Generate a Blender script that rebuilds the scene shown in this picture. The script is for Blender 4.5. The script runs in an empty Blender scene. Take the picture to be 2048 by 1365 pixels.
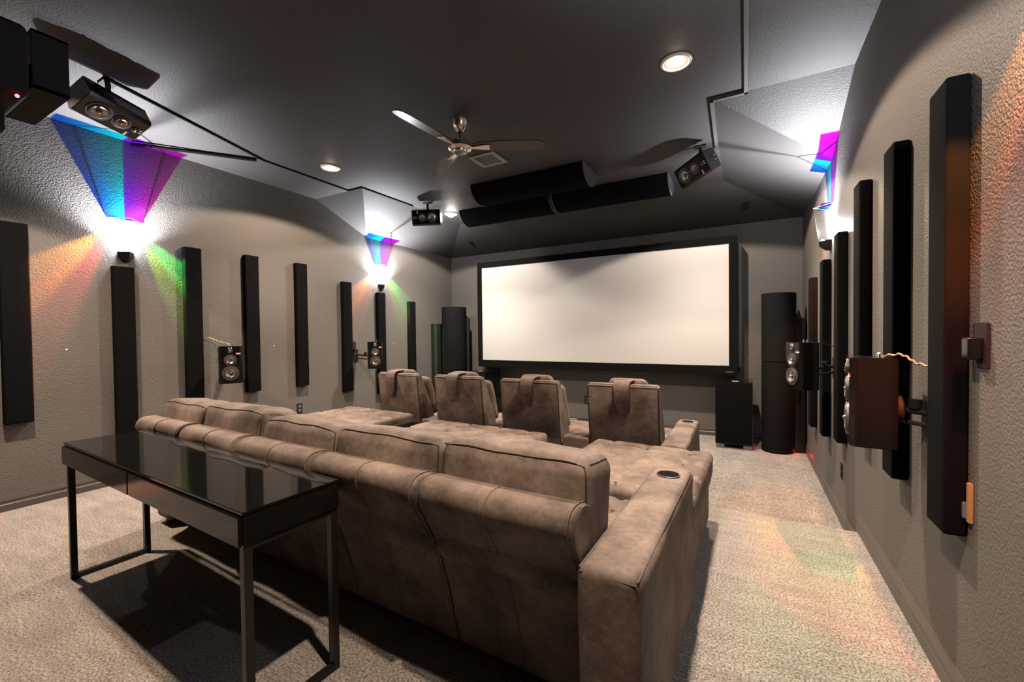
import bpy, math, random
from mathutils import Vector, Matrix, Euler, noise
random.seed(7)
PI = math.pi
scene = bpy.context.scene
COL = scene.collection

# ------------------------------------------------------------------ camera
F_PX, YAW, PITCH, ROLL = 843.36, 0.50442, -0.018983, -0.011422
CAM = Vector((0.0, 0.0, 1.30))
fw = Vector((-math.sin(YAW)*math.cos(PITCH), math.cos(YAW)*math.cos(PITCH), math.sin(PITCH)))
rt = Vector((math.cos(YAW), math.sin(YAW), 0.0)); up = rt.cross(fw)
rt2 = rt*math.cos(ROLL) + up*math.sin(ROLL); up2 = up*math.cos(ROLL) - rt*math.sin(ROLL)
cd = bpy.data.cameras.new('camera'); cam = bpy.data.objects.new('camera', cd); COL.objects.link(cam)
cd.sensor_fit = 'HORIZONTAL'; cd.sensor_width = 36.0; cd.lens = F_PX/2048.0*36.0
cd.clip_start = 0.02; cd.clip_end = 60
cam.matrix_world = Matrix(((rt2.x, up2.x, -fw.x, CAM.x), (rt2.y, up2.y, -fw.y, CAM.y), (rt2.z, up2.z, -fw.z, CAM.z), (0, 0, 0, 1)))
scene.camera = cam

# ------------------------------------------------------------------ world, exposure
wd = bpy.data.worlds.new('world'); scene.world = wd; wd.use_nodes = True
wd.node_tree.nodes['Background'].inputs[0].default_value = (0.0, 0.0, 0.0, 1)
wd.node_tree.nodes['Background'].inputs[1].default_value = 0.0
vs = scene.view_settings
vs.view_transform = 'Standard'; vs.look = 'None'; vs.gamma = 1.0; vs.use_curve_mapping = False
vs.exposure = 0.68

# ------------------------------------------------------------------ room numbers (metres, z = 0 on the rear platform)
XR, XL, YF, YB = 0.646, -4.880, 6.489, -3.60
HC, HF, ZL = 3.07, 2.733, -0.165          # flat ceiling, front wall top, lower floor
YP = 3.43                                 # platform edge
Y1, Y2, YH = 3.607, 4.44, 5.60            # ceiling break, foot of the break, hip start
XA, XB = -4.02, -0.215                    # flat ceiling between these in front of Y1

WARM = (1.0, 0.77, 0.585); COOL = (0.93, 0.95, 1.0)
CAN_W = 310.0
SCONCE_W, DICHRO_FILL_W = 480.0, 560.0

def lamp(name, kind, loc, energy, color, parent=None, **kw):
    l = bpy.data.lights.new(name, kind); l.energy = energy; l.color = color
    for k, v in kw.items(): setattr(l, k, v)
    o = bpy.data.objects.new(name, l); COL.objects.link(o); o.location = loc
    if parent: o.parent = parent
    return o
def aim(o, d):
    o.rotation_euler = Vector(d).to_track_quat('-Z', 'Y').to_euler()

# ------------------------------------------------------------------ materials
def mat(name, color, rough=0.5, metal=0.0, spec=0.5, emit=None, estr=0.0, coat=0.0):
    m = bpy.data.materials.new(name); m.use_nodes = True
    b = m.node_tree.nodes['Principled BSDF']
    b.inputs['Base Color'].default_value = (*color, 1); b.inputs['Roughness'].default_value = rough
    b.inputs['Metallic'].default_value = metal; b.inputs['Specular IOR Level'].default_value = spec
    b.inputs['Coat Weight'].default_value = coat
    if emit: b.inputs['Emission Color'].default_value = (*emit, 1); b.inputs['Emission Strength'].default_value = estr
    return m
def nd(m, t, **kw):
    n = m.node_tree.nodes.new(t)
    for k, v in kw.items(): setattr(n, k, v)
    return n
def noisy(m, scale, c1, c2, lo=0.35, hi=0.65, detail=4.0, rough=0.6, second=None):
    """mottled base colour between c1 and c2; second = (scale, amount) adds a fine grain"""
    nt = m.node_tree; L = nt.links; b = nt.nodes['Principled BSDF']
    tc = nd(m, 'ShaderNodeTexCoord'); n = nd(m, 'ShaderNodeTexNoise')
    n.inputs['Scale'].default_value = scale; n.inputs['Detail'].default_value = detail; n.inputs['Roughness'].default_value = rough
    L.new(tc.outputs['Object'], n.inputs['Vector'])
    r = nd(m, 'ShaderNodeValToRGB'); r.color_ramp.elements[0].position = lo; r.color_ramp.elements[1].position = hi
    r.color_ramp.elements[0].color = (*c1, 1); r.color_ramp.elements[1].color = (*c2, 1)
    L.new(n.outputs['Fac'], r.inputs['Fac']); out = r.outputs['Color']
    if second:
        n2 = nd(m, 'ShaderNodeTexNoise'); n2.inputs['Scale'].default_value = second[0]; n2.inputs['Detail'].default_value = 2.0
        L.new(tc.outputs['Object'], n2.inputs['Vector'])
        mr = nd(m, 'ShaderNodeMapRange'); mr.inputs['From Min'].default_value = 0.3; mr.inputs['From Max'].default_value = 0.7
        mr.inputs['To Min'].default_value = 1.0 - second[1]; mr.inputs['To Max'].default_value = 1.0 + second[1]
        L.new(n2.outputs['Fac'], mr.inputs['Value'])
        vm = nd(m, 'ShaderNodeVectorMath', operation='SCALE'); L.new(out, vm.inputs[0]); L.new(mr.outputs['Result'], vm.inputs['Scale'])
        out = vm.outputs[0]
    L.new(out, b.inputs['Base Color'])
    return tc
def bump(m, scale, strength, dist, detail=3.0, kind='noise'):
    nt = m.node_tree; L = nt.links; b = nt.nodes['Principled BSDF']
    tc = nd(m, 'ShaderNodeTexCoord')
    if kind == 'noise':
        n = nd(m, 'ShaderNodeTexNoise'); n.inputs['Detail'].default_value = detail; o = n.outputs['Fac']
    else:
        n = nd(m, 'ShaderNodeTexVoronoi'); o = n.outputs['Distance']
    n.inputs['Scale'].default_value = scale
    L.new(tc.outputs['Object'], n.inputs['Vector'])
    bp = nd(m, 'ShaderNodeBump'); bp.inputs['Strength'].default_value = strength; bp.inputs['Distance'].default_value = dist
    L.new(o, bp.inputs['Height'])
    prev = b.inputs['Normal'].links
    if prev: L.new(prev[0].from_socket, bp.inputs['Normal'])
    L.new(bp.outputs['Normal'], b.inputs['Normal'])

M = {}
M['wall'] = mat('wall_paint', (0.086, 0.080, 0.0745), 0.62, spec=0.22); bump(M['wall'], 105, 0.42, 0.012, 2.5)
M['ceiling'] = mat('ceiling_paint', (0.0325, 0.03, 0.0287), 0.65, spec=0.25); bump(M['ceiling'], 95, 0.34, 0.011, 2.5)
M['trimpaint'] = mat('trim_paint', (0.0531, 0.0481, 0.0438), 0.38)
M['carpet'] = mat('carpet', (0.4, 0.35, 0.3), 0.95, spec=0.1)
M['leather'] = mat('brown_suede_leather', (0.3, 0.2, 0.15), 0.65, spec=0.22)
noisy(M['leather'], 5.0, (0.032, 0.0215, 0.0165), (0.150, 0.112, 0.091), 0.28, 0.66, 6.0, 0.62, second=(55, 0.14))
bump(M['leather'], 240, 0.25, 0.002, 3); bump(M['leather'], 18, 0.22, 0.012, 4)
M['piping'] = mat('dark_leather_piping', (0.020, 0.012, 0.009), 0.6)
M['stitch'] = mat('tan_seam', (0.1375, 0.0969, 0.0719), 0.55)
M['feet'] = mat('black_plastic', (0.012, 0.012, 0.012), 0.45)
M['blackfab'] = mat('black_acoustic_fabric', (0.0028, 0.0028, 0.0031), 0.95, spec=0.04); bump(M['blackfab'], 500, 0.4, 0.001, 2)
M['panelfab'] = mat('charcoal_panel_fabric', (0.0034, 0.0034, 0.0039), 0.95, spec=0.04); bump(M['panelfab'], 350, 0.5, 0.002, 2)
M['towerfab'] = mat('charcoal_tower_fabric', (0.0047, 0.0049, 0.0056), 0.9, spec=0.06); bump(M['towerfab'], 300, 0.4, 0.001, 2)
M['gloss'] = mat('gloss_black', (0.003, 0.003, 0.003), 0.05, spec=0.36)
M['piano'] = mat('piano_black', (0.004, 0.0036, 0.0036), 0.14, spec=0.4)
M['tableside'] = mat('gloss_dark_brown_black', (0.005, 0.004, 0.0035), 0.10, spec=0.32)
M['tablelegs'] = mat('black_steel', (0.010, 0.008, 0.007), 0.32, metal=0.2)
M['matte'] = mat('matte_black', (0.010, 0.010, 0.010), 0.7, spec=0.2)
M['velvet'] = mat('black_velvet', (0.004, 0.004, 0.004), 1.0, spec=0.05)
M['screen'] = mat('white_screen', (0.36, 0.355, 0.352), 0.9, spec=0.1)
M['nickel'] = mat('brushed_nickel', (0.62, 0.55, 0.48), 0.24, metal=1.0)
M['bladewood'] = mat('dark_walnut_blade', (0.03, 0.012, 0.007), 0.24, spec=0.55)
noisy(M['bladewood'], 9, (0.014, 0.006, 0.004), (0.036, 0.014, 0.009))
M['chrome'] = mat('chrome', (0.8, 0.8, 0.8), 0.12, metal=1.0)
M['cone'] = mat('aluminium_cone', (0.34, 0.30, 0.26), 0.28, metal=0.9)
M['rubber'] = mat('rubber_surround', (0.02, 0.02, 0.02), 0.5)
M['rim'] = mat('grey_driver_rim', (0.055, 0.052, 0.05), 0.45, metal=0.3)
M['redtag'] = mat('red_badge', (0.35, 0.05, 0.04), 0.4)
M['silver'] = mat('silver_badge', (0.75, 0.70, 0.68), 0.35, metal=0.3)
M['white'] = mat('white_enamel', (0.36, 0.33, 0.29), 0.35)
M['ventm'] = mat('vent_enamel', (0.1375, 0.125, 0.1156), 0.45)
M['ventshade'] = mat('vent_gap_shade', (0.05, 0.047, 0.045), 0.6)
M['cream'] = mat('cream_plastic', (0.2625, 0.175, 0.0687), 0.5)
M['grey'] = mat('grey_plastic', (0.10, 0.10, 0.105), 0.5)
M['raceway'] = mat('painted_raceway', (0.05, 0.046, 0.044), 0.5)
M['copper'] = mat('copper_cable', (0.30, 0.22, 0.17), 0.4, metal=0.5)
M['bulb'] = mat('warm_bulb', (1, 1, 1), 0.5, emit=(1.0, 0.80, 0.56), estr=26)
M['bulbw'] = mat('white_bulb', (1, 1, 1), 0.5, emit=(1.0, 0.93, 0.86), estr=160)
M['bulbs'] = mat('sconce_bulb', (1, 1, 1), 0.5, emit=(0.95, 0.97, 1.0), estr=70)
M['led'] = mat('red_led', (0.5, 0, 0), 0.5, emit=(1.0, 0.03, 0.08), estr=12)

def carpet_nodes():
    m = M['carpet']; nt = m.node_tree; L = nt.links; b = nt.nodes['Principled BSDF']
    tc = nd(m, 'ShaderNodeTexCoord')
    def tex(scale, detail, rough=0.5, sc=None):
        n = nd(m, 'ShaderNodeTexNoise'); n.inputs['Scale'].default_value = scale
        n.inputs['Detail'].default_value = detail; n.inputs['Roughness'].default_value = rough
        if sc:
            mp = nd(m, 'ShaderNodeMapping'); mp.inputs['Scale'].default_value = sc[0]; mp.inputs['Rotation'].default_value = (0, 0, sc[1])
            L.new(tc.outputs['Object'], mp.inputs['Vector']); L.new(mp.outputs['Vector'], n.inputs['Vector'])
        else: L.new(tc.outputs['Object'], n.inputs['Vector'])
        return n
    fine = tex(105, 3.0, 0.8); big = tex(2.4, 3.0, 0.6, ((1.6, 0.5, 1), 0.5)); st = tex(5.0, 2.0, 0.5, ((0.7, 3.0, 1), -0.6))
    r = nd(m, 'ShaderNodeValToRGB'); r.color_ramp.elements[0].position = 0.37; r.color_ramp.elements[1].position = 0.65
    r.color_ramp.elements[0].color = (0.0312, 0.0225, 0.0175, 1); r.color_ramp.elements[1].color = (0.35, 0.3156, 0.2844, 1)
    L.new(fine.outputs['Fac'], r.inputs['Fac'])
    a = nd(m, 'ShaderNodeMath', operation='ADD'); L.new(big.outputs['Fac'], a.inputs[0]); L.new(st.outputs['Fac'], a.inputs[1])
    mr = nd(m, 'ShaderNodeMapRange'); mr.inputs['From Min'].default_value = 0.75; mr.inputs['From Max'].default_value = 1.25
    mr.inputs['To Min'].default_value = 0.82; mr.inputs['To Max'].default_value = 1.22
    L.new(a.outputs[0], mr.inputs['Value'])
    vm = nd(m, 'ShaderNodeVectorMath', operation='SCALE'); L.new(r.outputs['Color'], vm.inputs[0]); L.new(mr.outputs['Result'], vm.inputs['Scale'])
    L.new(vm.outputs[0], b.inputs['Base Color'])
    bp = nd(m, 'ShaderNodeBump'); bp.inputs['Strength'].default_value = 0.9; bp.inputs['Distance'].default_value = 0.008
    L.new(fine.outputs['Fac'], bp.inputs['Height']); L.new(bp.outputs['Normal'], b.inputs['Normal'])
    b.inputs['Sheen Weight'].default_value = 0.25; b.inputs['Sheen Roughness'].default_value = 0.5
carpet_nodes()

def dichroic(name, c1, c2, y0, y1):
    """clear glass film: lets a colour through that runs from c1 to c2 across the plate (object y)"""
    m = bpy.data.materials.new(name); m.use_nodes = True; nt = m.node_tree; L = nt.links
    for n in list(nt.nodes): nt.nodes.remove(n)
    out = nt.nodes.new('ShaderNodeOutputMaterial'); t = nt.nodes.new('ShaderNodeBsdfTransparent'); g = nt.nodes.new('ShaderNodeBsdfGlossy')
    g.inputs['Roughness'].default_value = 0.05; g.inputs['Color'].default_value = (1, 0.75, 0.5, 1)
    mx = nt.nodes.new('ShaderNodeMixShader'); mx.inputs[0].default_value = 0.06
    tc = nt.nodes.new('ShaderNodeTexCoord'); sp = nt.nodes.new('ShaderNodeSeparateXYZ'); mr = nt.nodes.new('ShaderNodeMapRange')
    mr.inputs['From Min'].default_value = y0; mr.inputs['From Max'].default_value = y1
    r = nt.nodes.new('ShaderNodeValToRGB'); r.color_ramp.elements[0].color = (*c1, 1); r.color_ramp.elements[1].color = (*c2, 1)
    L.new(tc.outputs['Object'], sp.inputs[0]); L.new(sp.outputs['Y'], mr.inputs['Value']); L.new(mr.outputs['Result'], r.inputs['Fac'])
    L.new(r.outputs['Color'], t.inputs['Color']); L.new(t.outputs[0], mx.inputs[1]); L.new(g.outputs[0], mx.inputs[2]); L.new(mx.outputs[0], out.inputs['Surface'])
    return m
M['dcyan'] = dichroic('blue_cyan_glass', (0.0, 0.30, 0.95), (0.0, 0.95, 0.98), -0.125, 0.0)
M['dmag'] = dichroic('violet_magenta_glass', (0.42, 0.06, 1.0), (0.95, 0.03, 0.80), 0.0, 0.125)
def clear(name, c, f):
    m = bpy.data.materials.new(name); m.use_nodes = True; nt = m.node_tree; L = nt.links
    for n in list(nt.nodes): nt.nodes.remove(n)
    out = nt.nodes.new('ShaderNodeOutputMaterial'); t = nt.nodes.new('ShaderNodeBsdfTransparent'); g = nt.nodes.new('ShaderNodeBsdfGlossy')
    t.inputs['Color'].default_value = (*c, 1); g.inputs['Roughness'].default_value = 0.08
    mx = nt.nodes.new('ShaderNodeMixShader'); mx.inputs[0].default_value = f
    L.new(t.outputs[0], mx.inputs[1]); L.new(g.outputs[0], mx.inputs[2]); L.new(mx.outputs[0], out.inputs['Surface'])
    return m
M['clear'] = clear('clear_sconce_glass', (0.97, 0.965, 0.975), 0.05)

# ------------------------------------------------------------------ geometry builder
class G:
    def __init__(s): s.v = []; s.f = []
    def add(s, vs, fs, T=None):
        o = len(s.v)
        s.v += [tuple(T @ Vector(p)) if T else tuple(p) for p in vs]
        s.f += [tuple(i+o for i in f) for f in fs]; return s
    def box(s, x0, x1, y0, y1, z0, z1, T=None):
        v = [(x, y, z) for x in (x0, x1) for y in (y0, y1) for z in (z0, z1)]
        f = [(0, 1, 3, 2), (4, 6, 7, 5), (0, 4, 5, 1), (2, 3, 7, 6), (0, 2, 6, 4), (1, 5, 7, 3)]
        return s.add(v, f, T)
    def soft(s, cx, cy, cz, hx, hy, hz, r, n=(6, 6, 3), fn=None, T=None, k=3):
        """rounded box; fn(x,y,z) in local coords deforms it"""
        r = min(r, hx*0.999, hy*0.999, hz*0.999)
        def ax(h, m):
            c = h-r
            e = [c + r*math.tan(PI/4*i/k) for i in range(k+1)]
            mid = [-c + 2*c*i/m for i in range(1, m)]
            return [-q for q in reversed(e)] + mid + e
        A = [ax(hx, n[0]), ax(hy, n[1]), ax(hz, n[2])]; H = (hx, hy, hz)
        idx = {}; vs = []; fs = []
        def V(p):
            inner = [max(-(H[i]-r), min(H[i]-r, p[i])) for i in range(3)]
            d = Vector([p[i]-inner[i] for i in range(3)]); d.normalize()
            q = [inner[i]+r*d[i] for i in range(3)]
            key = (round(q[0], 5), round(q[1], 5), round(q[2], 5))
            if key in idx: return idx[key]
            w = fn(*q) if fn else q
            vs.append((w[0]+cx, w[1]+cy, w[2]+cz)); idx[key] = len(vs)-1; return idx[key]
        for a in range(3):
            b, c = (a+1) % 3, (a+2) % 3
            for sg in (-1, 1):
                for i in range(len(A[b])-1):
                    for j in range(len(A[c])-1):
                        q = []
                        for (ii, jj) in ((i, j), (i+1, j), (i+1, j+1), (i, j+1)):
                            p = [0, 0, 0]; p[a] = sg*H[a]; p[b] = A[b][ii]; p[c] = A[c][jj]; q.append(V(p))
                        if sg < 0: q.reverse()
                        qq = []
                        for t in q:
                            if t not in qq: qq.append(t)
                        if len(qq) > 2: fs.append(tuple(qq))
        return s.add(vs, fs, T)
    def prism(s, poly, axis, a, b, T=None):
        """poly in the two remaining axes (order x,y,z), extruded along axis from a to b"""
        n = len(poly); vs = []
        for t in (a, b):
            for (p, q) in poly:
                vs.append((t, p, q) if axis == 'x' else (p, t, q) if axis == 'y' else (p, q, t))
        fs = [tuple(range(n)), tuple(range(2*n-1, n-1, -1))] + [(i, i+n, (i+1) % n+n, (i+1) % n) for i in range(n)]
        return s.add(vs, fs, T)
    def tube(s, pts, r, n=8, closed=False, T=None):
        pts = [Vector(p) for p in pts]; m = len(pts); vs = []; fs = []
        prev = None
        for i, p in enumerate(pts):
            if closed: d = pts[(i+1) % m]-pts[i-1]
            else: d = pts[min(i+1, m-1)]-pts[max(i-1, 0)]
            d.normalize()
            if prev is None: u = d.orthogonal().normalized()
            else:
                u = prev-d*prev.dot(d)
                u = u.normalized() if u.length > 1e-6 else d.orthogonal().normalized()
            prev = u; w = d.cross(u)
            rr = r[i] if isinstance(r, (list, tuple)) else r
            for k in range(n):
                a = 2*PI*k/n; vs.append(p+u*math.cos(a)*rr+w*math.sin(a)*rr)
        for i in range(m if closed else m-1):
            for k in range(n):
                j = (i+1) % m; fs.append((i*n+k, i*n+(k+1) % n, j*n+(k+1) % n, j*n+k))
        if not closed: fs += [tuple(range(n-1, -1, -1)), tuple((m-1)*n+k for k in range(n))]
        return s.add(vs, fs, T)
    def lathe(s, prof, n=32, T=None, cap=False):
        """prof: (r, z) list about local z"""
        vs = []; fs = []; m = len(prof)
        for (r, z) in prof:
            for k in range(n): a = 2*PI*k/n; vs.append((r*math.cos(a), r*math.sin(a), z))
        for i in range(m-1):
            for k in range(n): fs.append((i*n+k, i*n+(k+1) % n, (i+1)*n+(k+1) % n, (i+1)*n+k))
        if cap: fs += [tuple(range(n-1, -1, -1)), tuple((m-1)*n+k for k in range(n))]
        return s.add(vs, fs, T)
    def build(s, name, m, parent=None, smooth=40, bevel=0.0):
        me = bpy.data.meshes.new(name); me.from_pydata(s.v, [], s.f); me.validate(); me.update()
        import bmesh
        bm = bmesh.new(); bm.from_mesh(me); bmesh.ops.remove_doubles(bm, verts=bm.verts, dist=1e-5)
        bmesh.ops.recalc_face_normals(bm, faces=bm.faces)
        if bevel:
            bmesh.ops.bevel(bm, geom=[e for e in bm.edges if len(e.link_faces) == 2 and e.calc_face_angle(0) > 0.6], offset=bevel, segments=2, affect='EDGES', clamp_overlap=True)
        bm.to_mesh(me); bm.free()
        me.materials.append(M[m] if isinstance(m, str) else m)
        if smooth:
            me.shade_smooth(); me.set_sharp_from_angle(angle=math.radians(smooth))
        o = bpy.data.objects.new(name, me); COL.objects.link(o)
        if parent: o.parent = parent
        return o
def TR(loc=(0, 0, 0), rot=(0, 0, 0)):
    return Matrix.Translation(loc) @ Euler(rot).to_matrix().to_4x4()
def tag(o, label=None, cat=None, group=None, kind=None):
    if label: o['label'] = label
    if cat: o['category'] = cat
    if group: o['group'] = group
    if kind: o['kind'] = kind
    return o
def thing(name, label, cat, loc=(0, 0, 0), rz=0.0, group=None):
    o = bpy.data.objects.new(name, None); COL.objects.link(o); o.empty_display_size = 0.1
    o.location = loc; o.rotation_euler = (0, 0, rz)
    return tag(o, label, cat, group)
def kids(o): return [c for c in COL.objects if c.parent is o]
def dup(o, parent=None, chain=None):
    chain = chain or [x for x in COL.objects if x.parent is not None]
    c = o.copy(); COL.objects.link(c)
    if parent: c.parent = parent
    for ch in chain:
        if ch.parent is o: dup(ch, c, chain)
    return c

# ------------------------------------------------------------------ room shell
g = G(); g.prism([(YB, -0.4), (YF, -0.4), (YF, ZL), (YP, ZL), (YP, -0.02), (YP-0.012, -0.006), (YP-0.03, 0), (YB, 0)], 'x', XL, XR)
tag(g.build('floor', 'carpet', smooth=30), kind='structure')
def side_poly(): return [(YB-0.1, -0.4), (YF+0.1, -0.4), (YF+0.1, HF), (Y2, HF), (Y1, HC), (YB-0.1, HC)]
tag(G().prism(side_poly(), 'x', XL-0.1, XL).build('wall_left', 'wall', smooth=0), kind='structure')
tag(G().prism(side_poly(), 'x', XR, XR+0.1).build('wall_right', 'wall', smooth=0), kind='structure')
tag(G().box(XL-0.1, XR+0.1, YF, YF+0.1, -0.4, HF).build('wall_front', 'wall', smooth=0), kind='structure')
tag(G().box(XL-0.1, XR+0.1, YB-0.1, YB, -0.4, HC).build('wall_rear', 'wall', smooth=0), kind='structure')
c = G(); e = 0.12
cv = [(XL, YB), (XR, YB), (XR, Y1), (XB, Y1), (XB, YH), (XA, YH), (XA, Y1), (XL, Y1)]
V3 = [(x, y, HC) for x, y in cv] + [(XL, YF, HF), (XR, YF, HF), (XL, Y2, HF), (XR, Y2, HF)]
FS = [(0, 1, 2, 3, 6, 7), (3, 4, 5, 6), (5, 4, 9, 8), (3, 11, 9, 4), (3, 2, 11), (6, 5, 8, 10), (6, 10, 7)]
c.add(V3, FS)
co = c.build('ceiling', 'ceiling', smooth=0); tag(co, kind='structure')
sm = co.modifiers.new('thick', 'SOLIDIFY'); sm.thickness = 0.1; sm.offset = 1.0
# make the thickness grow upwards, outside the room
if co.data.polygons[0].normal.z < 0: sm.offset = -1.0

def base_prof(z, sgn, wall):   # (depth axis, z) section of a stepped baseboard
    d = [0, 0.0165, 0.0165, 0.012, 0.012, 0.015, 0.013, 0.009, 0.006, 0]
    h = [0, 0, 0.050, 0.056, 0.072, 0.079, 0.088, 0.104, 0.116, 0.116]
    return [(wall+sgn*a, z+b) for a, b in zip(d, h)]
def bb(name, parts):
    g = G()
    for (ax, poly, a, b) in parts: g.prism(poly, ax, a, b)
    tag(g.build(name, 'trimpaint', smooth=20), kind='structure')
def swapx(poly, y0, y1, g):   # profile in (x,z) extruded along y
    g.prism(poly, 'y', y0, y1)
for nm, sgn, w in (('baseboard_left', 1, XL), ('baseboard_right', -1, XR)):
    g = G(); g.prism(base_prof(0, sgn, w), 'y', YB, YP-0.002); g.prism(base_prof(ZL, sgn, w), 'y', YP, YF)
    tag(g.build(nm, 'trimpaint', smooth=20), kind='structure')
g = G(); g.prism(base_prof(ZL, -1, YF), 'x', XL, XR); tag(g.build('baseboard_front', 'trimpaint', smooth=20), kind='structure')
g = G(); g.prism(base_prof(0, 1, YB), 'x', XL, XR); tag(g.build('baseboard_rear', 'trimpaint', smooth=20), kind='structure')

# ------------------------------------------------------------------ recessed lights
def can(x, y, label, bulb='bulb', w=CAN_W, color=WARM, hang=0.0, group=None, ang=140):
    t = thing('recessed_light', label, 'ceiling light', (x, y, HC), 0, group)
    G().lathe([(0.100, 0.0), (0.100, -0.004), (0.094, -0.010), (0.084, -0.012), (0.078, -0.008), (0.075, -0.0015)], 40).build('trim_ring', 'white', t)
    G().lathe([(0.001, -0.0012), (0.076, -0.0012), (0.076, -0.0030), (0.060, -0.0030), (0.058, -0.0012)], 40).build('reflector', 'white', t)
    G().lathe([(0.001, -0.016-hang), (0.022, -0.015-hang), (0.038, -0.010-hang), (0.046, -0.002)], 32).build('bulb', bulb, t)
    lamp('lamp_light', 'SPOT', (0, 0, -0.035-hang), w*0.50, color, t, spot_size=math.radians(ang), spot_blend=0.10, shadow_soft_size=0.035)
    lamp('lamp_core', 'SPOT', (0, 0, -0.036-hang), w*0.92, color, t, spot_size=math.radians(min(112, ang)), spot_blend=1.0 if ang > 100 else 0.5, shadow_soft_size=0.035)
    lamp('rim_fill', 'POINT', (0, 0, -0.045-hang), 0.45 if hang == 0 else 3, color, t, shadow_soft_size=0.02)  # point lamp added to light the trim and the ceiling around it
    return t
can(-0.394, 2.987, 'glowing round recessed ceiling light nearest the right-hand cable cover', ang=131)
can(-3.825, 3.009, 'glowing round recessed ceiling light left of the ceiling fan', ang=147)
can(-0.394, 0.80, 'round recessed ceiling light above the right end of the sofa, behind the camera view', ang=94, w=CAN_W*0.72)
can(-3.825, 0.80, 'round recessed ceiling light above the left end of the glossy table', ang=106, w=CAN_W*1.15)
can(-3.790, 5.05, 'dazzling white recessed light beside the hanging speaker at left', 'bulbw', CAN_W*1.1, (1.0, 0.86, 0.72), 0.03, ang=150)
can(-0.394, 5.05, 'recessed ceiling light hidden behind the hanging speaker at right', 'bulb', CAN_W*1.0, (1.0, 0.82, 0.66))

# ------------------------------------------------------------------ sconces
def sconce(side, yc, label, fo=1.0, fg=0.7):
    sx = 1 if side == 'L' else -1
    t = thing('wall_sconce', label, 'wall light', (XL if side == 'L' else XR, yc, 1.98), 0 if side == 'L' else PI)
    # local: +x away from the wall, z from base of the cup
    H0, H1, e, w = 0.085, 0.375, 0.125, 0.125
    wb = 0.058; eb = 0.085
    G().prism([(0.0, -wb), (eb, 0), (0.0, wb)], 'z', H0-0.006, H0).add([], []).build('cup_rim', 'matte', t)
    cup = G(); n = 3
    lo = [(0.0, -0.03, 0.0), (0.035, 0, 0.0), (0.0, 0.03, 0.0)]; mi = [(0.0, -0.052, 0.04), (0.08, 0, 0.035), (0.0, 0.052, 0.04)]; hi = [(0.0, -wb, H0-0.006), (eb, 0, H0-0.006), (0.0, wb, H0-0.006)]
    cup.add(lo+mi+hi, [(0, 1, 2), (6, 8, 7)] + [(a*3+i, a*3+(i+1) % 3, (a+1)*3+(i+1) % 3, (a+1)*3+i) for a in range(2) for i in range(3)])
    cup.build('cup', 'matte', t)
    for nm, sg in (('glass_pane', -1), ('glass_pane', 1)):
        G().add([(0.002, sg*w, H1), (e, 0, H1), (eb, 0, H0), (0.002, sg*wb, H0), (0.002, sg*(w-0.003), H1), (e-0.003, 0, H1), (eb-0.003, 0, H0), (0.002, sg*(wb-0.003), H0)],
                [(0, 1, 2, 3), (4, 5, 6, 7), (0, 1, 5, 4), (3, 2, 6, 7), (0, 3, 7, 4), (1, 2, 6, 5)]).build(nm, 'clear', t)
    # top plates: two halves of dichroic film (narrow strip near the wall) with black rims
    d = 0.080
    G().box(0.001, d, -w, 0.0, H1+0.001, H1+0.004).build('dichroic_plate', 'dcyan', t)
    G().box(0.001, d, 0.0, w, H1+0.001, H1+0.004).build('dichroic_plate', 'dmag', t)
    r = G()
    for sg in (-1, 1): r.tube([(0.004, sg*w, H1), (e, 0, H1)], 0.0022, 6)
    r.tube([(e, 0, H1), (eb, 0, H0)], 0.0020, 6)
    r.build('black_edge', 'matte', t)
    G().lathe([(0.012, 0.0), (0.012, 0.004), (0.008, 0.010), (0.001, 0.012)], 16, TR((0.055, 0, H0))).build('lamp_bulb', 'bulbs', t)
    # the lamp itself just above the bulb so that it throws crisp edges through the film
    l = lamp('lamp_light', 'SPOT', (0.058, 0, H0+0.020), SCONCE_W, COOL, t, shadow_soft_size=0.004, spot_size=math.radians(136), spot_blend=0.9)
    l.rotation_euler = (PI, 0, 0)
    lamp('halo_fill', 'POINT', (0.050, 0, H0+0.10), 20.0, COOL, t, shadow_soft_size=0.02)  # weak point lamp added for the glow around the sconce
    # coloured spots added in place of light the film throws back down and sideways
    for sg, cols in ((-1, ((1.0, 0.30, 0.03), (1.0, 0.06, 0.02))), (1, ((0.08, 1.0, 0.15), (0.45, 0.90, 0.02)))):
        for k, (c, ang) in enumerate(zip(cols, (47, 60))):
            l = lamp('film_fill', 'SPOT', (0.05, sg*0.03, H1-0.006), DICHRO_FILL_W*(fg if sg > 0 else fo)*(1.0, 0.65)[k], c, t, spot_size=math.radians(27), spot_blend=0.6, shadow_soft_size=0.012)
            a = math.radians(ang); aim(l, (0.012, sg*math.cos(a), -math.sin(a)))
    return t
sconce('L', 1.66, 'wall sconce on the left wall throwing a wide blue and violet fan', 0.9, 0.65)
sconce('L', 4.70, 'wall sconce on the left wall close to the screen corner', 0.5, 0.5)
sconce('R', 4.50, 'wall sconce on the right wall near the screen corner', 0.32, 0.25)
sconce('R', 1.28, 'wall sconce on the right wall beside the camera, out of view', 0.60, 0.10)

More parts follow.
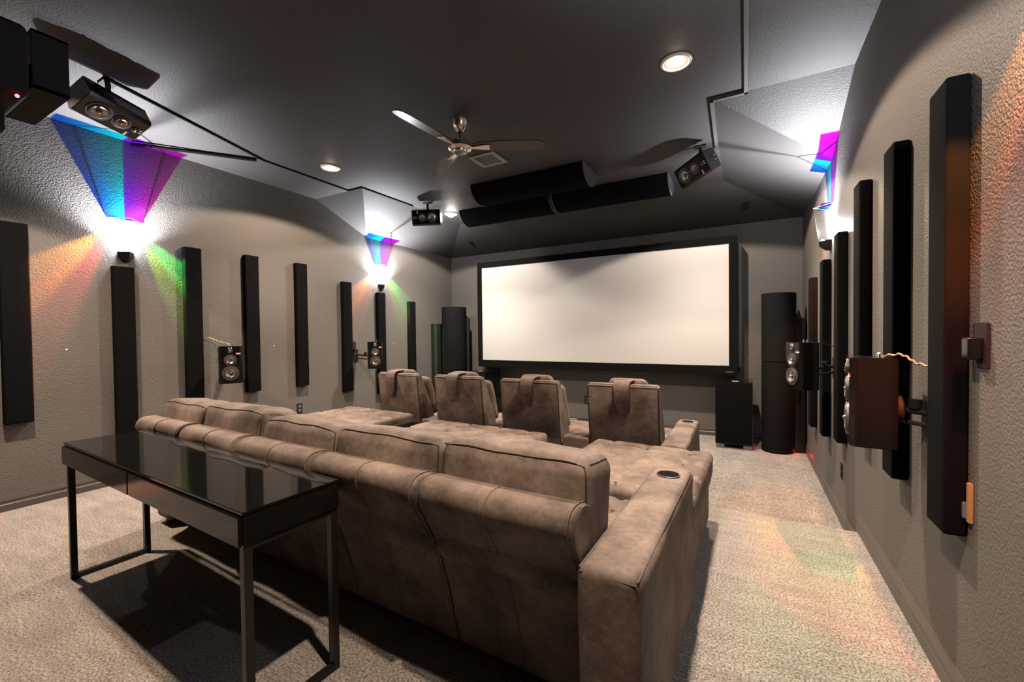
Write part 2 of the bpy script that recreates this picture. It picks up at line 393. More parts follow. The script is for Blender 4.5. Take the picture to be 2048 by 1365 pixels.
# ------------------------------------------------------------------ acoustic wall panels
def panel_mesh(name, parent=None):
    # local: x away from wall 0..t, y centred, z 0..h
    t, w, h = 0.062, 0.075, 1.525
    return G().soft(t/2, 0, h/2, t/2, w, h/2, 0.010, (1, 2, 10)).build(name, 'panelfab', parent)
pan = None
def panel(side, yc, ztop, label, group):
    global pan
    if pan is None: o = panel_mesh('acoustic_panel'); pan = o
    else: o = pan.copy(); COL.objects.link(o)
    o.location = (XL+0.001 if side == 'L' else XR-0.001, yc, ztop-1.525); o.rotation_euler = (0, 0, 0 if side == 'L' else PI)
    tag(o, label, 'acoustic panel', group); return o
GL, GR = 'dark fabric panels on the left wall', 'dark fabric panels on the right wall'
for yc, zt, lb in ((0.985, 2.18, 'dark acoustic panel at the left edge of the photo, on the left wall'),
                   (1.625, 1.93, 'tall dark acoustic panel right below the brightly coloured left sconce'),
                   (2.165, 2.19, 'dark acoustic panel with a green lit edge, beside the near left sconce'),
                   (2.74, 2.20, 'dark acoustic panel overlapping the small left wall speaker'),
                   (3.345, 2.195, 'dark acoustic panel above the left wall outlet'),
                   (4.03, 2.035, 'dark acoustic panel just left of the far left sconce'),
                   (4.66, 1.935, 'dark acoustic panel directly below the far left sconce'),
                   (5.335, 1.84, 'green edged short panel on the left wall nearest the screen')):
    panel('L', yc, zt, lb, GL)
for yc, zt, lb in ((2.005, 2.13, 'largest looking dark panel on the right wall, with an orange lit side'),
                   (2.575, 2.14, 'second nearest dark panel on the right wall, behind the near speaker bracket'),
                   (3.215, 2.165, 'third nearest dark panel on the right wall, above the near speaker'),
                   (3.865, 2.0, 'fourth dark panel on the right wall, just right of the right sconce'),
                   (4.54, 1.90, 'dark panel directly below the right wall sconce'),
                   (5.30, 1.83, 'red lit panel on the right wall nearest the screen')):
    panel('R', yc, zt, lb, GR)

# ------------------------------------------------------------------ projection screen
YS = 6.20
def at_y(p0, p1, y):  # scale a point found on plane y=p0[1] along its camera ray
    k = y/p0[1]; return (p0[0]*k, y, 1.3+(p0[2]-1.3)*k)
sx0, sx1 = -4.25*YS/6.42, -0.088*YS/6.42
sz1, sz0 = 1.3+(2.576-1.3)*YS/6.42, 1.3+(0.696-1.3)*YS/6.42
wx0, wx1 = -4.158*YS/6.42, -0.188*YS/6.42
wz1, wz0 = 1.3+(2.476-1.3)*YS/6.42, 1.3+(0.820-1.3)*YS/6.42
t = thing('projection_screen', 'wide white projection screen in a black frame on the front wall', 'screen', ((sx0+sx1)/2, YS, sz0))
ox, oz = -(sx0+sx1)/2, -sz0
G().box(wx0+ox-0.01, wx1+ox+0.01, 0.012, 0.020, wz0+oz-0.01, wz1+oz+0.01).build('white_screen', 'screen', t, smooth=0)
fr = G()
fr.box(sx0+ox, sx1+ox, 0, 0.04, sz0+oz, wz0+oz); fr.box(sx0+ox, sx1+ox, 0, 0.04, wz1+oz, sz1+oz)
fr.box(sx0+ox, wx0+ox, 0, 0.04, wz0+oz, wz1+oz); fr.box(wx1+ox, sx1+ox, 0, 0.04, wz0+oz, wz1+oz)
fr.build('frame', 'velvet', t, smooth=0, bevel=0.003)
G().box(sx0+ox+0.10, sx1+ox+0.055, 0.045, 0.285, sz0+oz+0.10, sz1+oz-0.10).build('backing_box', 'matte', t, smooth=0)
lg = G()
for i, wdt in enumerate((0.010, 0.007, 0.009, 0.007, 0.009, 0.008, 0.009)): lg.box(sx1+ox-0.135+i*0.0135, sx1+ox-0.135+i*0.0135+wdt, -0.002, 0.001, sz0+oz+0.035, sz0+oz+0.047)
lg.build('maker_mark', 'grey', t, smooth=0)

# ------------------------------------------------------------------ ceiling bass tubes
def half_tube(name, x0, x1, y0, y1, depth, label, group, mt='blackfab'):
    t = thing(name, label, 'acoustic diffuser', ((x0+x1)/2, (y0+y1)/2, HC-0.001), 0, group)
    hw = (y1-y0)/2; hx = (x1-x0)/2; n = 20
    arc = [(hw*math.cos(PI*i/n), -depth*math.sin(PI*i/n)) for i in range(n+1)]
    G().prism(arc, 'x', -hx+0.012, hx-0.012).build('fabric_body', mt, t)
    for sg in (-1, 1):
        G().prism([(a*1.015, b*1.015) for a, b in arc], 'x', min(sg*(hx-0.012), sg*hx), max(sg*(hx-0.012), sg*hx)).build('end_cap', M['endcap'], t)
    return t
M['endcap'] = mat('grey_end_cap', (0.06, 0.062, 0.066), 0.5)
gg = 'half round ceiling diffusers near the screen'
half_tube('ceiling_diffuser', -2.872, -1.455, 4.20, 4.66, 0.185, 'nearest half round black diffuser on the ceiling, behind the fan vent', gg)
half_tube('ceiling_diffuser', -3.60, -2.185, 4.98, 5.44, 0.185, 'black ceiling diffuser whose left end touches the dazzling light', gg)
half_tube('ceiling_diffuser', -2.165, -0.74, 4.98, 5.44, 0.185, 'black ceiling diffuser ending beside the right hanging speaker', gg)

# ------------------------------------------------------------------ ceiling fan
FX, FY = -2.064, 2.888
t = thing('ceiling_fan', 'three blade ceiling fan with brushed nickel motor and dark wood blades', 'ceiling fan', (FX, FY, HC))
G().lathe([(0.001, 0), (0.072, 0), (0.070, -0.02), (0.055, -0.06), (0.034, -0.09), (0.02, -0.098)], 32).build('canopy', 'nickel', t)
G().lathe([(0.012, -0.09), (0.012, -0.17)], 16).build('downrod', 'nickel', t)
G().lathe([(0.012, -0.140), (0.030, -0.150), (0.045, -0.170), (0.075, -0.182), (0.088, -0.195), (0.088, -0.225), (0.080, -0.232)], 40).build('motor_housing', 'nickel', t)
G().lathe([(0.096, -0.228), (0.100, -0.236), (0.090, -0.246), (0.060, -0.250), (0.058, -0.266), (0.052, -0.272), (0.001, -0.276)], 40).build('hub_cap', 'nickel', t)
for a in (266, 27, 146):
    T = TR((0, 0, -0.222), (0, 0, math.radians(a)))
    Tp = T @ Euler((math.radians(-13), 0, 0)).to_matrix().to_4x4()
    pl = [(0.10, -0.040), (0.20, -0.058), (0.38, -0.068), (0.58, -0.066), (0.66, -0.058), (0.695, -0.035), (0.705, 0.0), (0.695, 0.035), (0.66, 0.056), (0.58, 0.062), (0.38, 0.060), (0.20, 0.050), (0.10, 0.036)]
    G().prism(pl, 'z', -0.004, 0.004, Tp).build('blade', 'bladewood', t, bevel=0.002)
    G().soft(0.16, 0, -0.008, 0.085, 0.024, 0.006, 0.006, (6, 3, 1), lambda x, y, z: (x, y*(1.0+0.35*math.sin(x*28)), z), Tp).build('blade_bracket', 'nickel', t)

# ------------------------------------------------------------------ ceiling vent, slope fittings
t = thing('ceiling_vent', 'square metal air vent on the ceiling beside the fan', 'air vent', (-2.28, 3.672, HC-0.001))
fr = G()
for (a, b, c_, d_) in ((-0.15, 0.15, -0.15, -0.105), (-0.15, 0.15, 0.105, 0.15), (-0.15, -0.10, -0.105, 0.105), (0.10, 0.15, -0.105, 0.105), (0.022, 0.034, -0.105, 0.105)): fr.box(a, b, c_, d_, -0.010, 0)
fr.build('frame', 'ventm', t, smooth=0, bevel=0.002)
G().box(-0.10, 0.10, -0.105, 0.105, -0.003, -0.001).build('shade_sheet', 'ventshade', t, smooth=0)  # solid sheet, the shade behind the louvres put into its dark colour
lv = G()
for i in range(9): lv.box(-0.085, 0.012, -0.088+i*0.022, -0.080+i*0.022, -0.0085, -0.002)
for i in range(5): lv.box(0.042+i*0.0115, 0.046+i*0.0115, -0.10, 0.10, -0.0085, -0.002)
lv.build('louvres', 'ventm', t, smooth=0)
sl = math.atan2(HC-HF, YF-YH)
def slope_item(name, x, y, hx, hy, m, label, cat):
    z = HC-(y-YH)*math.tan(sl)
    o = G().box(-hx, hx, -hy, hy, -0.02, 0.0).build(name, m, smooth=0, bevel=0.003)
    o.location = (x, y, z-0.001); o.rotation_euler = (-sl, 0, 0); return tag(o, label, cat)
slope_item('speaker_plate', 0.012, 6.115, 0.036, 0.065, 'matte', 'small black square plate on the sloped ceiling above the screen at right', 'wall plate')
slope_item('slope_vent', -4.152, 6.138, 0.016, 0.075, 'matte', 'tiny dark slot plate on the sloped ceiling near the left corner', 'wall plate')

# ------------------------------------------------------------------ wire raceways on the ceiling
def race(name, pts, label, m='raceway', w=0.014, h=0.020):
    g = G()
    for (a, b) in zip(pts[:-1], pts[1:]):
        a = Vector(a); b = Vector(b); d = b-a; T = Matrix.Translation(a) @ Matrix.Rotation(math.atan2(d.y, d.x), 4, 'Z')
        g.box(-w, d.length+w, -w, w, -h, 0, T)
    return tag(g.build(name, m, smooth=0, bevel=0.002), label, 'cable cover')
zc = HC-0.0005
race('cable_raceway', [(0.01, -1.2, zc), (0.01, Y1-0.02, zc), (XB-0.005, Y1-0.02, zc), (XB-0.02, 4.55, zc)], 'square cable cover running along the right side of the ceiling', h=0.026)
race('cable_raceway', [(-4.23, 2.55, zc), (-4.235, Y1-0.02, zc), (XA+0.01, Y1-0.02, zc), (XA+0.03, 4.45, zc)], 'thin cable cover along the left ceiling edge up to the hanging speaker', 'velvet', 0.010, 0.012)
race('cable_raceway', [(-3.80, 1.22, zc), (-4.23, 2.55, zc)], 'slanting dark cable cover from the near left ceiling speaker', 'velvet', 0.010, 0.014)
# loose conduit that spans from the wall to the raceway
tag(G().tube([(XL+0.06, 1.70, 3.035), (XL+0.35, 2.12, 3.05), (-4.255, 2.485, 3.050)], 0.016, 8).build('cable_conduit', 'velvet'), 'black conduit slanting across the ceiling above the blue and violet light', 'cable')

# ------------------------------------------------------------------ speakers
def driver(g_parent, name, x, z, r, y=0.0, tweeter=False):
    """round driver on a baffle facing local -y"""
    T = TR((x, y, z), (PI/2, 0, 0))
    d = G().lathe([(r*0.80, 0.001), (r*0.82, 0.006), (r*0.98, 0.006), (r, 0.0)], 36, T).build(name, 'rim', g_parent)
    G().lathe([(r*0.58, 0.001), (r*0.66, 0.010), (r*0.76, 0.009), (r*0.81, 0.002)], 36, T).build('surround', 'rubber', d)
    if tweeter: G().lathe([(0.0005, r*0.45), (r*0.25, r*0.40), (r*0.5, r*0.15), (r*0.6, 0.001)], 24, T).build('dome', 'cone', d)
    else:
        G().lathe([(0.0005, -0.004), (r*0.15, -0.002), (r*0.40, 0.003), (r*0.62, 0.009)], 36, T).build('cone', 'cone', d)
        G().lathe([(0.0005, r*0.26), (r*0.08, r*0.24), (r*0.17, r*0.10), (r*0.18, -0.003)], 24, T).build('dust_cap', 'cone', d)
    return d
def speaker(label, loc, rot, side=1, group=None, bracket=True):
    """bookshelf speaker, origin at base centre, baffle facing local -y"""
    t = thing('wall_speaker', label, 'speaker', loc, 0, group); t.rotation_euler = rot
    w, d, h = 0.205, 0.155, 0.375
    cab = G(); ch = 0.02
    poly = [(-w/2, -d/2+ch), (-w/2+ch, -d/2), (w/2-ch, -d/2), (w/2, -d/2+ch), (w/2-0.012, d/2), (-w/2+0.012, d/2)]
    cab.prism(poly, 'z', 0, h).build('cabinet', 'piano', t, bevel=0.004)
    driver(t, 'woofer', 0, 0.105, 0.072, -d/2); driver(t, 'midrange', 0, 0.235, 0.055, -d/2)
    driver(t, 'tweeter', 0, 0.325, 0.024, -d/2, True)
    tf = G()
    for sx in (-0.010, 0.010): tf.box(sx-0.003, sx+0.003, -d/2-0.004, -d/2+0.002, 0.346, 0.364)
    tf.build('tuning_fork_logo', 'silver', t, smooth=0)
    G().box(0.048, 0.086, -d/2-0.002, -d/2+0.002, 0.292, 0.302).build('badge', 'silver', t, smooth=0)
    G().box(0.046, 0.088, -d/2-0.0015, -d/2+0.001, 0.302, 0.308).build('red_stripe', 'redtag', t, smooth=0)
    for sx in (-0.02, 0.02): G().lathe([(0.001, 0.02), (0.003, 0.02), (0.006, 0.016), (0.006, 0)], 12, TR((sx, d/2-0.05, h))).build('binding_post', 'chrome', t)
    return t
def bracket(sp, pw, wall, m='matte'):
    """arm from the back of the speaker to a wall plate; pw world point on the wall, wall = +1 for right, -1 for left"""
    bpy.context.view_layer.update()
    inv = sp.matrix_world.inverted(); g = G()
    back = Vector((0, 0.0775, 0.16)); P = inv @ Vector(pw)
    mid = (back+P)/2+Vector((0, 0.01, 0))
    G().lathe([(0.001, 0), (0.055, 0), (0.055, 0.02), (0.03, 0.03)], 24, TR(back, (-PI/2, 0, 0))).build('mount_disc', 'matte', sp)
    g.tube([back+Vector((0, 0.02, 0)), mid, P], 0.013, 10); g.tube([back+Vector((0, 0.02, -0.05)), P+Vector((0, 0, -0.05))], 0.009, 8)
    g.lathe([(0.001, -0.02), (0.022, -0.018), (0.022, 0.018), (0.001, 0.02)], 16, TR(mid+Vector((0, 0, 0.03))))
    g.build('bracket_arm', 'matte', sp)
    G().box(pw[0]-0.012 if wall > 0 else pw[0], pw[0] if wall > 0 else pw[0]+0.012, pw[1]-0.035, pw[1]+0.035, pw[2]-0.10, pw[2]+0.07, inv).build('wall_bracket_plate', 'matte', sp, smooth=0)
def rz_to(dx, dy): return math.atan2(dy, dx)+PI/2   # local -y points to (dx,dy)
s1 = speaker('black speaker on the left wall beside the panel, two silver drivers, nearest on that wall', (-4.575, 2.37, 0.825), (0, 0, rz_to(1.0, -0.62)))
bracket(s1, (XL, 2.50, 1.0), -1)
s2 = speaker('far black speaker on the left wall, in front of the panel below the sconce', (-4.56, 4.27, 0.825), (0, 0, rz_to(0.82, -0.80)))
bracket(s2, (XL, 4.20, 1.02), -1)
s3 = speaker('near speaker on the right wall seen from its dark side, with orange lit bracket', (0.474, 2.33, 0.805), (0, 0, rz_to(-1.0, 0.10)))
bracket(s3, (XR, 2.27, 0.96), 1)
s4 = speaker('far speaker on the right wall with silver drivers, in front of the tall round column', (0.40, 4.07, 0.825), (0, 0, rz_to(-0.88, -0.46)))
bracket(s4, (XR, 4.30, 1.0), 1)
# small wall plates behind the brackets
def wallbox(name, side, y, z, hy, hz, d, m, label, cat):
    o = G().box(0, d, -hy, hy, -hz, hz).build(name, m, smooth=0, bevel=0.002)
    o.location = (XL+0.0005 if side == 'L' else XR-0.0005, y, z); o.rotation_euler = (0, 0, 0 if side == 'L' else PI)
    return tag(o, label, cat)
wallbox('speaker_jack', 'L', 4.15, 1.15, 0.035, 0.055, 0.03, 'matte', 'small black jack box on the left wall beside the far speaker', 'wall plate')
def hanging(label, loc, rot, zc_):
    t = speaker(label, loc, rot)
    t.name = 'ceiling_speaker'
    bpy.context.view_layer.update()
    inv = t.matrix_world.inverted()
    c0 = t.matrix_world @ Vector((0, 0.05, 0.19))
    g = G(); g.tube([inv @ c0, inv @ Vector((c0.x, c0.y, HC-0.01))], 0.016, 10)
    g.build('ceiling_bracket', 'matte', t)
    G().box(c0.x-0.05, c0.x+0.05, c0.y-0.04, c0.y+0.04, HC-0.012, HC-0.001, inv).build('ceiling_plate', 'matte', t, smooth=0)
    return t
def rotm(right, faceneg):   # build a rotation from local x (right) and local -y (facing)
    f = Vector(faceneg).normalized(); y = -f; x = Vector(right).normalized(); x = (x-y*x.dot(y)).normalized(); z = x.cross(y)
    return Matrix((x, y, z)).transposed().to_euler()
# lying on its side, driver stack across the view
def lying(label, centre, zaxis, face):
    f = Vector(face).normalized(); y = -f; z = Vector(zaxis); z = (z-y*z.dot(y)).normalized(); x = y.cross(z)
    R = Matrix((x, y, z)).transposed(); e_ = R.to_euler(); loc = Vector(centre)-R @ Vector((0, 0, 0.1875))
    return hanging(label, loc, e_, 0)
lying('speaker hanging on its side from the ceiling left of the dazzling light', (-3.72, 4.43, 2.855), (-0.88, -0.40, 0.0), (0.45, -0.86, -0.20))
lying('speaker hanging tilted from the ceiling at the right end of the black diffusers', (-0.40, 4.42, 2.85), (0.80, -0.20, 0.30), (-0.55, -0.70, -0.42))
lying('ceiling speaker at upper left aimed down beside the projector', (-3.84, 1.245, 2.875), (-0.26, 0.95, -0.10), (0.50, 0.04, -0.86))

# ------------------------------------------------------------------ projector
t = thing('projector', 'black ceiling projector at the upper left corner with a red status light', 'projector', (-2.20, 0.30, 2.04))
G().soft(0, -0.10, 0.145, 0.20, 0.255, 0.115, 0.02, (4, 4, 2)).build('body', 'matte', t)
hd = G()
for (a, b, c_, d_) in ((-0.16, 0.20, 0.07, 0.078), (-0.16, 0.20, 0.248, 0.256)): hd.box(a, b, 0.16, 0.245, c_, d_)
for (a, b) in ((-0.16, -0.152), (0.192, 0.20)): hd.box(a, b, 0.16, 0.245, 0.07, 0.256)
hd.build('lens_hood', 'matte', t, smooth=0)
G().lathe([(0.001, 0), (0.06, 0), (0.06, 0.04), (0.045, 0.05)], 24, TR((0, 0.155, 0.16), (-PI/2, 0, 0))).build('lens', 'gloss', t)
G().box(0.05, 0.20, -0.02, 0.10, -0.10, 0.02).build('cable_box', 'matte', t, smooth=0, bevel=0.01)
G().lathe([(0.001, 0), (0.005, 0.001), (0.005, 0.004), (0.001, 0.005)], 12, TR((0.2, 0.125, 0.022), (0, PI/2, 0))).build('status_light', 'led', t)
G().lathe([(0.02, 0.24), (0.02, HC-2.042)], 16, TR((0, -0.1, 0))).build('mount_pole', 'matte', t)
G().box(-0.08, 0.08, -0.18, -0.02, HC-2.055, HC-2.041).build('mount_plate', 'matte', t, smooth=0)

# ------------------------------------------------------------------ front towers, subwoofers
def column(label, x, y, r, ztop, seam, loc_rz=0, cab=0.0):
    t = thing('column_speaker', label, 'speaker', (x, y, ZL), loc_rz)
    H = ztop-ZL; n = 28
    poly = [(r*math.cos(PI+PI*i/n), 1.15*r*math.sin(PI+PI*i/n)) for i in range(n+1)] + [(r, 0.10), (-r, 0.10)]
    s_ = seam-ZL
    G().prism(poly, 'z', 0.005, s_-0.003).build('lower_section', 'towerfab', t, bevel=0.004)
    G().prism(poly, 'z', s_+0.003, H-0.004).build('upper_section', 'towerfab', t, bevel=0.004)
    G().prism([(a*1.01, b*1.01) for a, b in poly], 'z', H-0.004, H).build('top_cap', 'matte', t)
    sc = G()
    for (sx, sz) in ((-0.012, H-0.012), (-0.020, s_+0.022), (0.006, s_+0.022), (-0.006, s_-0.022), (-0.018, 0.03), (0.008, 0.03)):
        sc.lathe([(0.001, 0.003), (0.0035, 0.0)], 8, TR((sx, -1.15*r-0.0005, sz), (PI/2, 0, 0)))
    sc.build('screw', 'chrome', t)
    if cab:
        G().box(-cab, cab, 0.10, 0.28, 0.0, H-0.16).build('rear_cabinet', 'matte', t, smooth=0, bevel=0.03)
    return t
column('tall charcoal half round column between the screen and the right wall', 0.352, 6.02, 0.172, 1.74, 0.92, -0.25)
column('tall charcoal half round column in the left front corner', -4.46, 5.98, 0.205, 1.76, 0.68, 0.45, 0.24)
t = thing('floor_speaker', 'narrow black floor speaker behind the right column, against the right wall', 'speaker', (0.545, 6.02, ZL))
G().prism([(-0.07, 0), (0.08, 0), (0.08, 1.60), (-0.055, 1.62)], 'y', -0.02, 0.22).build('cabinet', 'piano', t, bevel=0.006)
G().prism([(-0.01, 1.6), (0.05, 1.6), (0.02, 1.71)], 'y', 0.05, 0.12).build('pointed_top', 'matte', t)
G().lathe([(0.001, 0), (0.006, 0.001), (0.006, 0.005), (0.001, 0.006)], 12, TR((-0.065, -0.03, 0.03), (PI/2, 0, 0))).build('status_light', 'led', t)
lamp('led_glow', 'POINT', (-0.03, -0.07, 0.03), 0.25, (1.0, 0.03, 0.03), t, shadow_soft_size=0.01)
t = thing('floor_speaker', 'slim dark floor speaker against the left wall by the corner column', 'speaker', (XL+0.075, 5.98, ZL))
G().box(-0.07, 0.06, -0.12, 0.14, 0.0, 1.645).build('cabinet', 'matte', t, smooth=0, bevel=0.006)
def sub(x, y, label, zt=0.665):
    t = thing('subwoofer', label, 'subwoofer', (x, y, ZL)); h = zt-ZL
    G().box(-0.205, 0.205, 0.012, 0.46, 0.055, h).build('cabinet', 'piano', t, smooth=0, bevel=0.004)
    G().soft(0, 0.004, (h+0.065)/2, 0.195, 0.012, (h-0.065)/2-0.008, 0.008, (4, 1, 4)).build('grille', 'panelfab', t)
    for z in (0.27, 0.60): G().lathe([(0.116, 0), (0.117, 0.0015), (0.118, 0.0015), (0.119, 0)], 36, TR((0, -0.0085, z), (PI/2, 0, 0))).build('driver_ring', 'towerfab', t)
    for sx in (-0.15, 0.15):
        for yy in (0.05, 0.40): G().box(sx-0.045, sx+0.045, yy-0.03, yy+0.03, 0, 0.055).build('foot', 'ventm', t, smooth=0, bevel=0.003)
    G().box(-0.02, 0.05, 0.10, 0.115, h, h+0.003).build('badge', 'silver', t, smooth=0)
    return t
sub(-0.120, 5.84, 'black subwoofer standing under the right end of the screen')
sub(-3.92, 5.84, 'black subwoofer under the left end of the screen, behind the front chairs')
o = G().soft(0, 0, 0.055, 0.12, 0.10, 0.055, 0.012, (2, 2, 1)).build('power_box', 'piano'); o.location = (-2.18, 6.20, ZL)
tag(o, 'small black box on the floor seen between the two right front chairs', 'box')

# ------------------------------------------------------------------ outlets, plates, screws
def outlet(side, u, z, label):
    t = thing('wall_outlet', label, 'outlet', (XL, u, z) if side == 'L' else (XR, u, z) if side == 'R' else (u, YF, z), {'L': 0, 'R': PI, 'F': -PI/2}[side])
    G().box(0.0005, 0.006, -0.037, 0.037, -0.060, 0.060).build('cover_plate', 'matte', t, smooth=0, bevel=0.002)
    for dz in (-0.024, 0.024): G().box(0.006, 0.009, -0.016, 0.016, dz-0.014, dz+0.014).build('socket', 'grey' if side != 'R' else 'matte', t, smooth=0, bevel=0.001)
outlet('L', 3.317, 0.388, 'black outlet on the left wall below the fifth panel')
outlet('R', 3.99, 0.225, 'black outlet low on the right wall')
outlet('F', -2.222, 0.21, 'black outlet on the front wall below the screen')
t = thing('power_adapter', 'black plug-in box on the right wall behind the orange lit panel', 'power adapter', (XR-0.001, 1.845, 1.245), PI)
G().box(0, 0.008, -0.045, 0.045, -0.07, 0.07).build('cover_plate', 'matte', t, smooth=0, bevel=0.002)
G().soft(0.024, 0.0, -0.01, 0.018, 0.028, 0.035, 0.006, (2, 2, 2)).build('plug', 'piano', t)
wallbox('cream_plate', 'R', 1.905, 0.73, 0.010, 0.065, 0.012, 'cream', 'narrow cream coloured strip on the right wall by the nearest panel', 'wall plate')
wallbox('hanging_tag', 'R', 1.922, 0.70, 0.007, 0.026, 0.018, 'grey', 'small pale tag at the foot of the nearest right wall panel', 'tag')
def screw(x, y, z, rot, label):
    o = G().lathe([(0.001, 0.006), (0.006, 0.003), (0.007, 0.0)], 10).build('wall_screw', 'silver'); o.location = (x, y, z); o.rotation_euler = rot; tag(o, label, 'screw')
screw(XL+0.0005, 1.263, 1.204, (0, PI/2, 0), 'tiny screw in the left wall, left of the sconce panel')
screw(XL+0.0005, 3.008, 1.181, (0, PI/2, 0), 'tiny screw in the left wall between the fourth and fifth panels')
screw(XL+0.0005, 4.959, 1.151, (0, PI/2, 0), 'tiny screw in the left wall beyond the far left speaker')
screw(0.032, YF-0.0005, 0.924, (PI/2, 0, 0), 'tiny screw in the front wall right of the screen')

# speaker cables
def cable(pts, r, m, label, tw=0.0):
    P = [Vector(p) for p in pts]; out = []
    for i in range(len(P)-1):
        a = P[max(i-1, 0)]; b = P[i]; c_ = P[i+1]; d = P[min(i+2, len(P)-1)]
        for k in range(8):
            s = k/8; q = 0.5*((2*b)+(c_-a)*s+(2*a-5*b+4*c_-d)*s*s+(3*b-a-3*c_+d)*s**3)
            out.append(q+Vector((0, 0, tw*math.sin((i*8+k)*1.9))))
    out.append(P[-1]); return tag(G().tube(out, r, 6).build('speaker_cable', m), label, 'cable')
cable([(XL+0.03, 2.25, 1.27), (XL+0.09, 2.28, 1.285), (-4.70, 2.32, 1.25), (-4.62, 2.39, 1.215)], 0.004, 'copper', 'twisted copper cable reaching the top of the near left speaker', 0.004)
cable([(XL+0.03, 2.25, 1.255), (XL+0.10, 2.29, 1.24), (XL+0.13, 2.34, 1.13), (XL+0.11, 2.33, 1.02)], 0.003, 'matte', 'thin black cable looping behind the near left speaker')
cable([(0.50, 2.33, 1.18), (0.55, 2.24, 1.195), (0.585, 2.18, 1.165), (0.62, 2.09, 1.16)], 0.004, 'copper', 'twisted silver cable from the near right speaker to the panel', 0.004)
cable([(0.46, 4.15, 1.20), (0.54, 4.24, 1.19), (0.64, 4.26, 1.16)], 0.003, 'matte', 'thin cable from the far right speaker to the wall')

# ------------------------------------------------------------------ rear sectional sofa
def wrinkle(p, s, a): return a*noise.noise(Vector(p)*s)
def cushion(G_, cx, cy, cz, hx, hy, hz, r, n, bx=0.0, by=0.0, bz=0.0, T=None, seed=0.0, wr=0.004, tilt=None, k=3):
    def fn(x, y, z):
        u, v, w = x/hx, y/hy, z/hz
        X = x+bx*u*abs(u)*(1-v*v)*(1-w*w); Y = y+by*v*abs(v)*(1-u*u)*(1-w*w); Z = z+bz*w*abs(w)*(1-u**4)*(1-v**4)
        q = (x*1.0+seed, y, z)
        X += wrinkle(q, 6, wr); Y += wrinkle((q[1]+3, q[0], q[2]), 6, wr); Z += wrinkle((q[2], q[0]+7, q[1]), 6, wr)
        if tilt: Y += tilt(z)
        return (X, Y, Z)
    return G_.soft(cx, cy, cz, hx, hy, hz, r, n, fn, T, k)
SX0, SX1 = -3.405, -0.415        # inside of the arms
NS = 5; PW = (SX1-SX0)/NS; SROT = math.radians(-1.6)
t = sofa = thing('sectional_sofa', 'long brown suede leather theatre sofa with five back cushions and cupholder arms', 'sofa', ((SX0+SX1)/2, 1.5, 0), SROT)
OX = -(SX0+SX1)/2; OY = -1.5
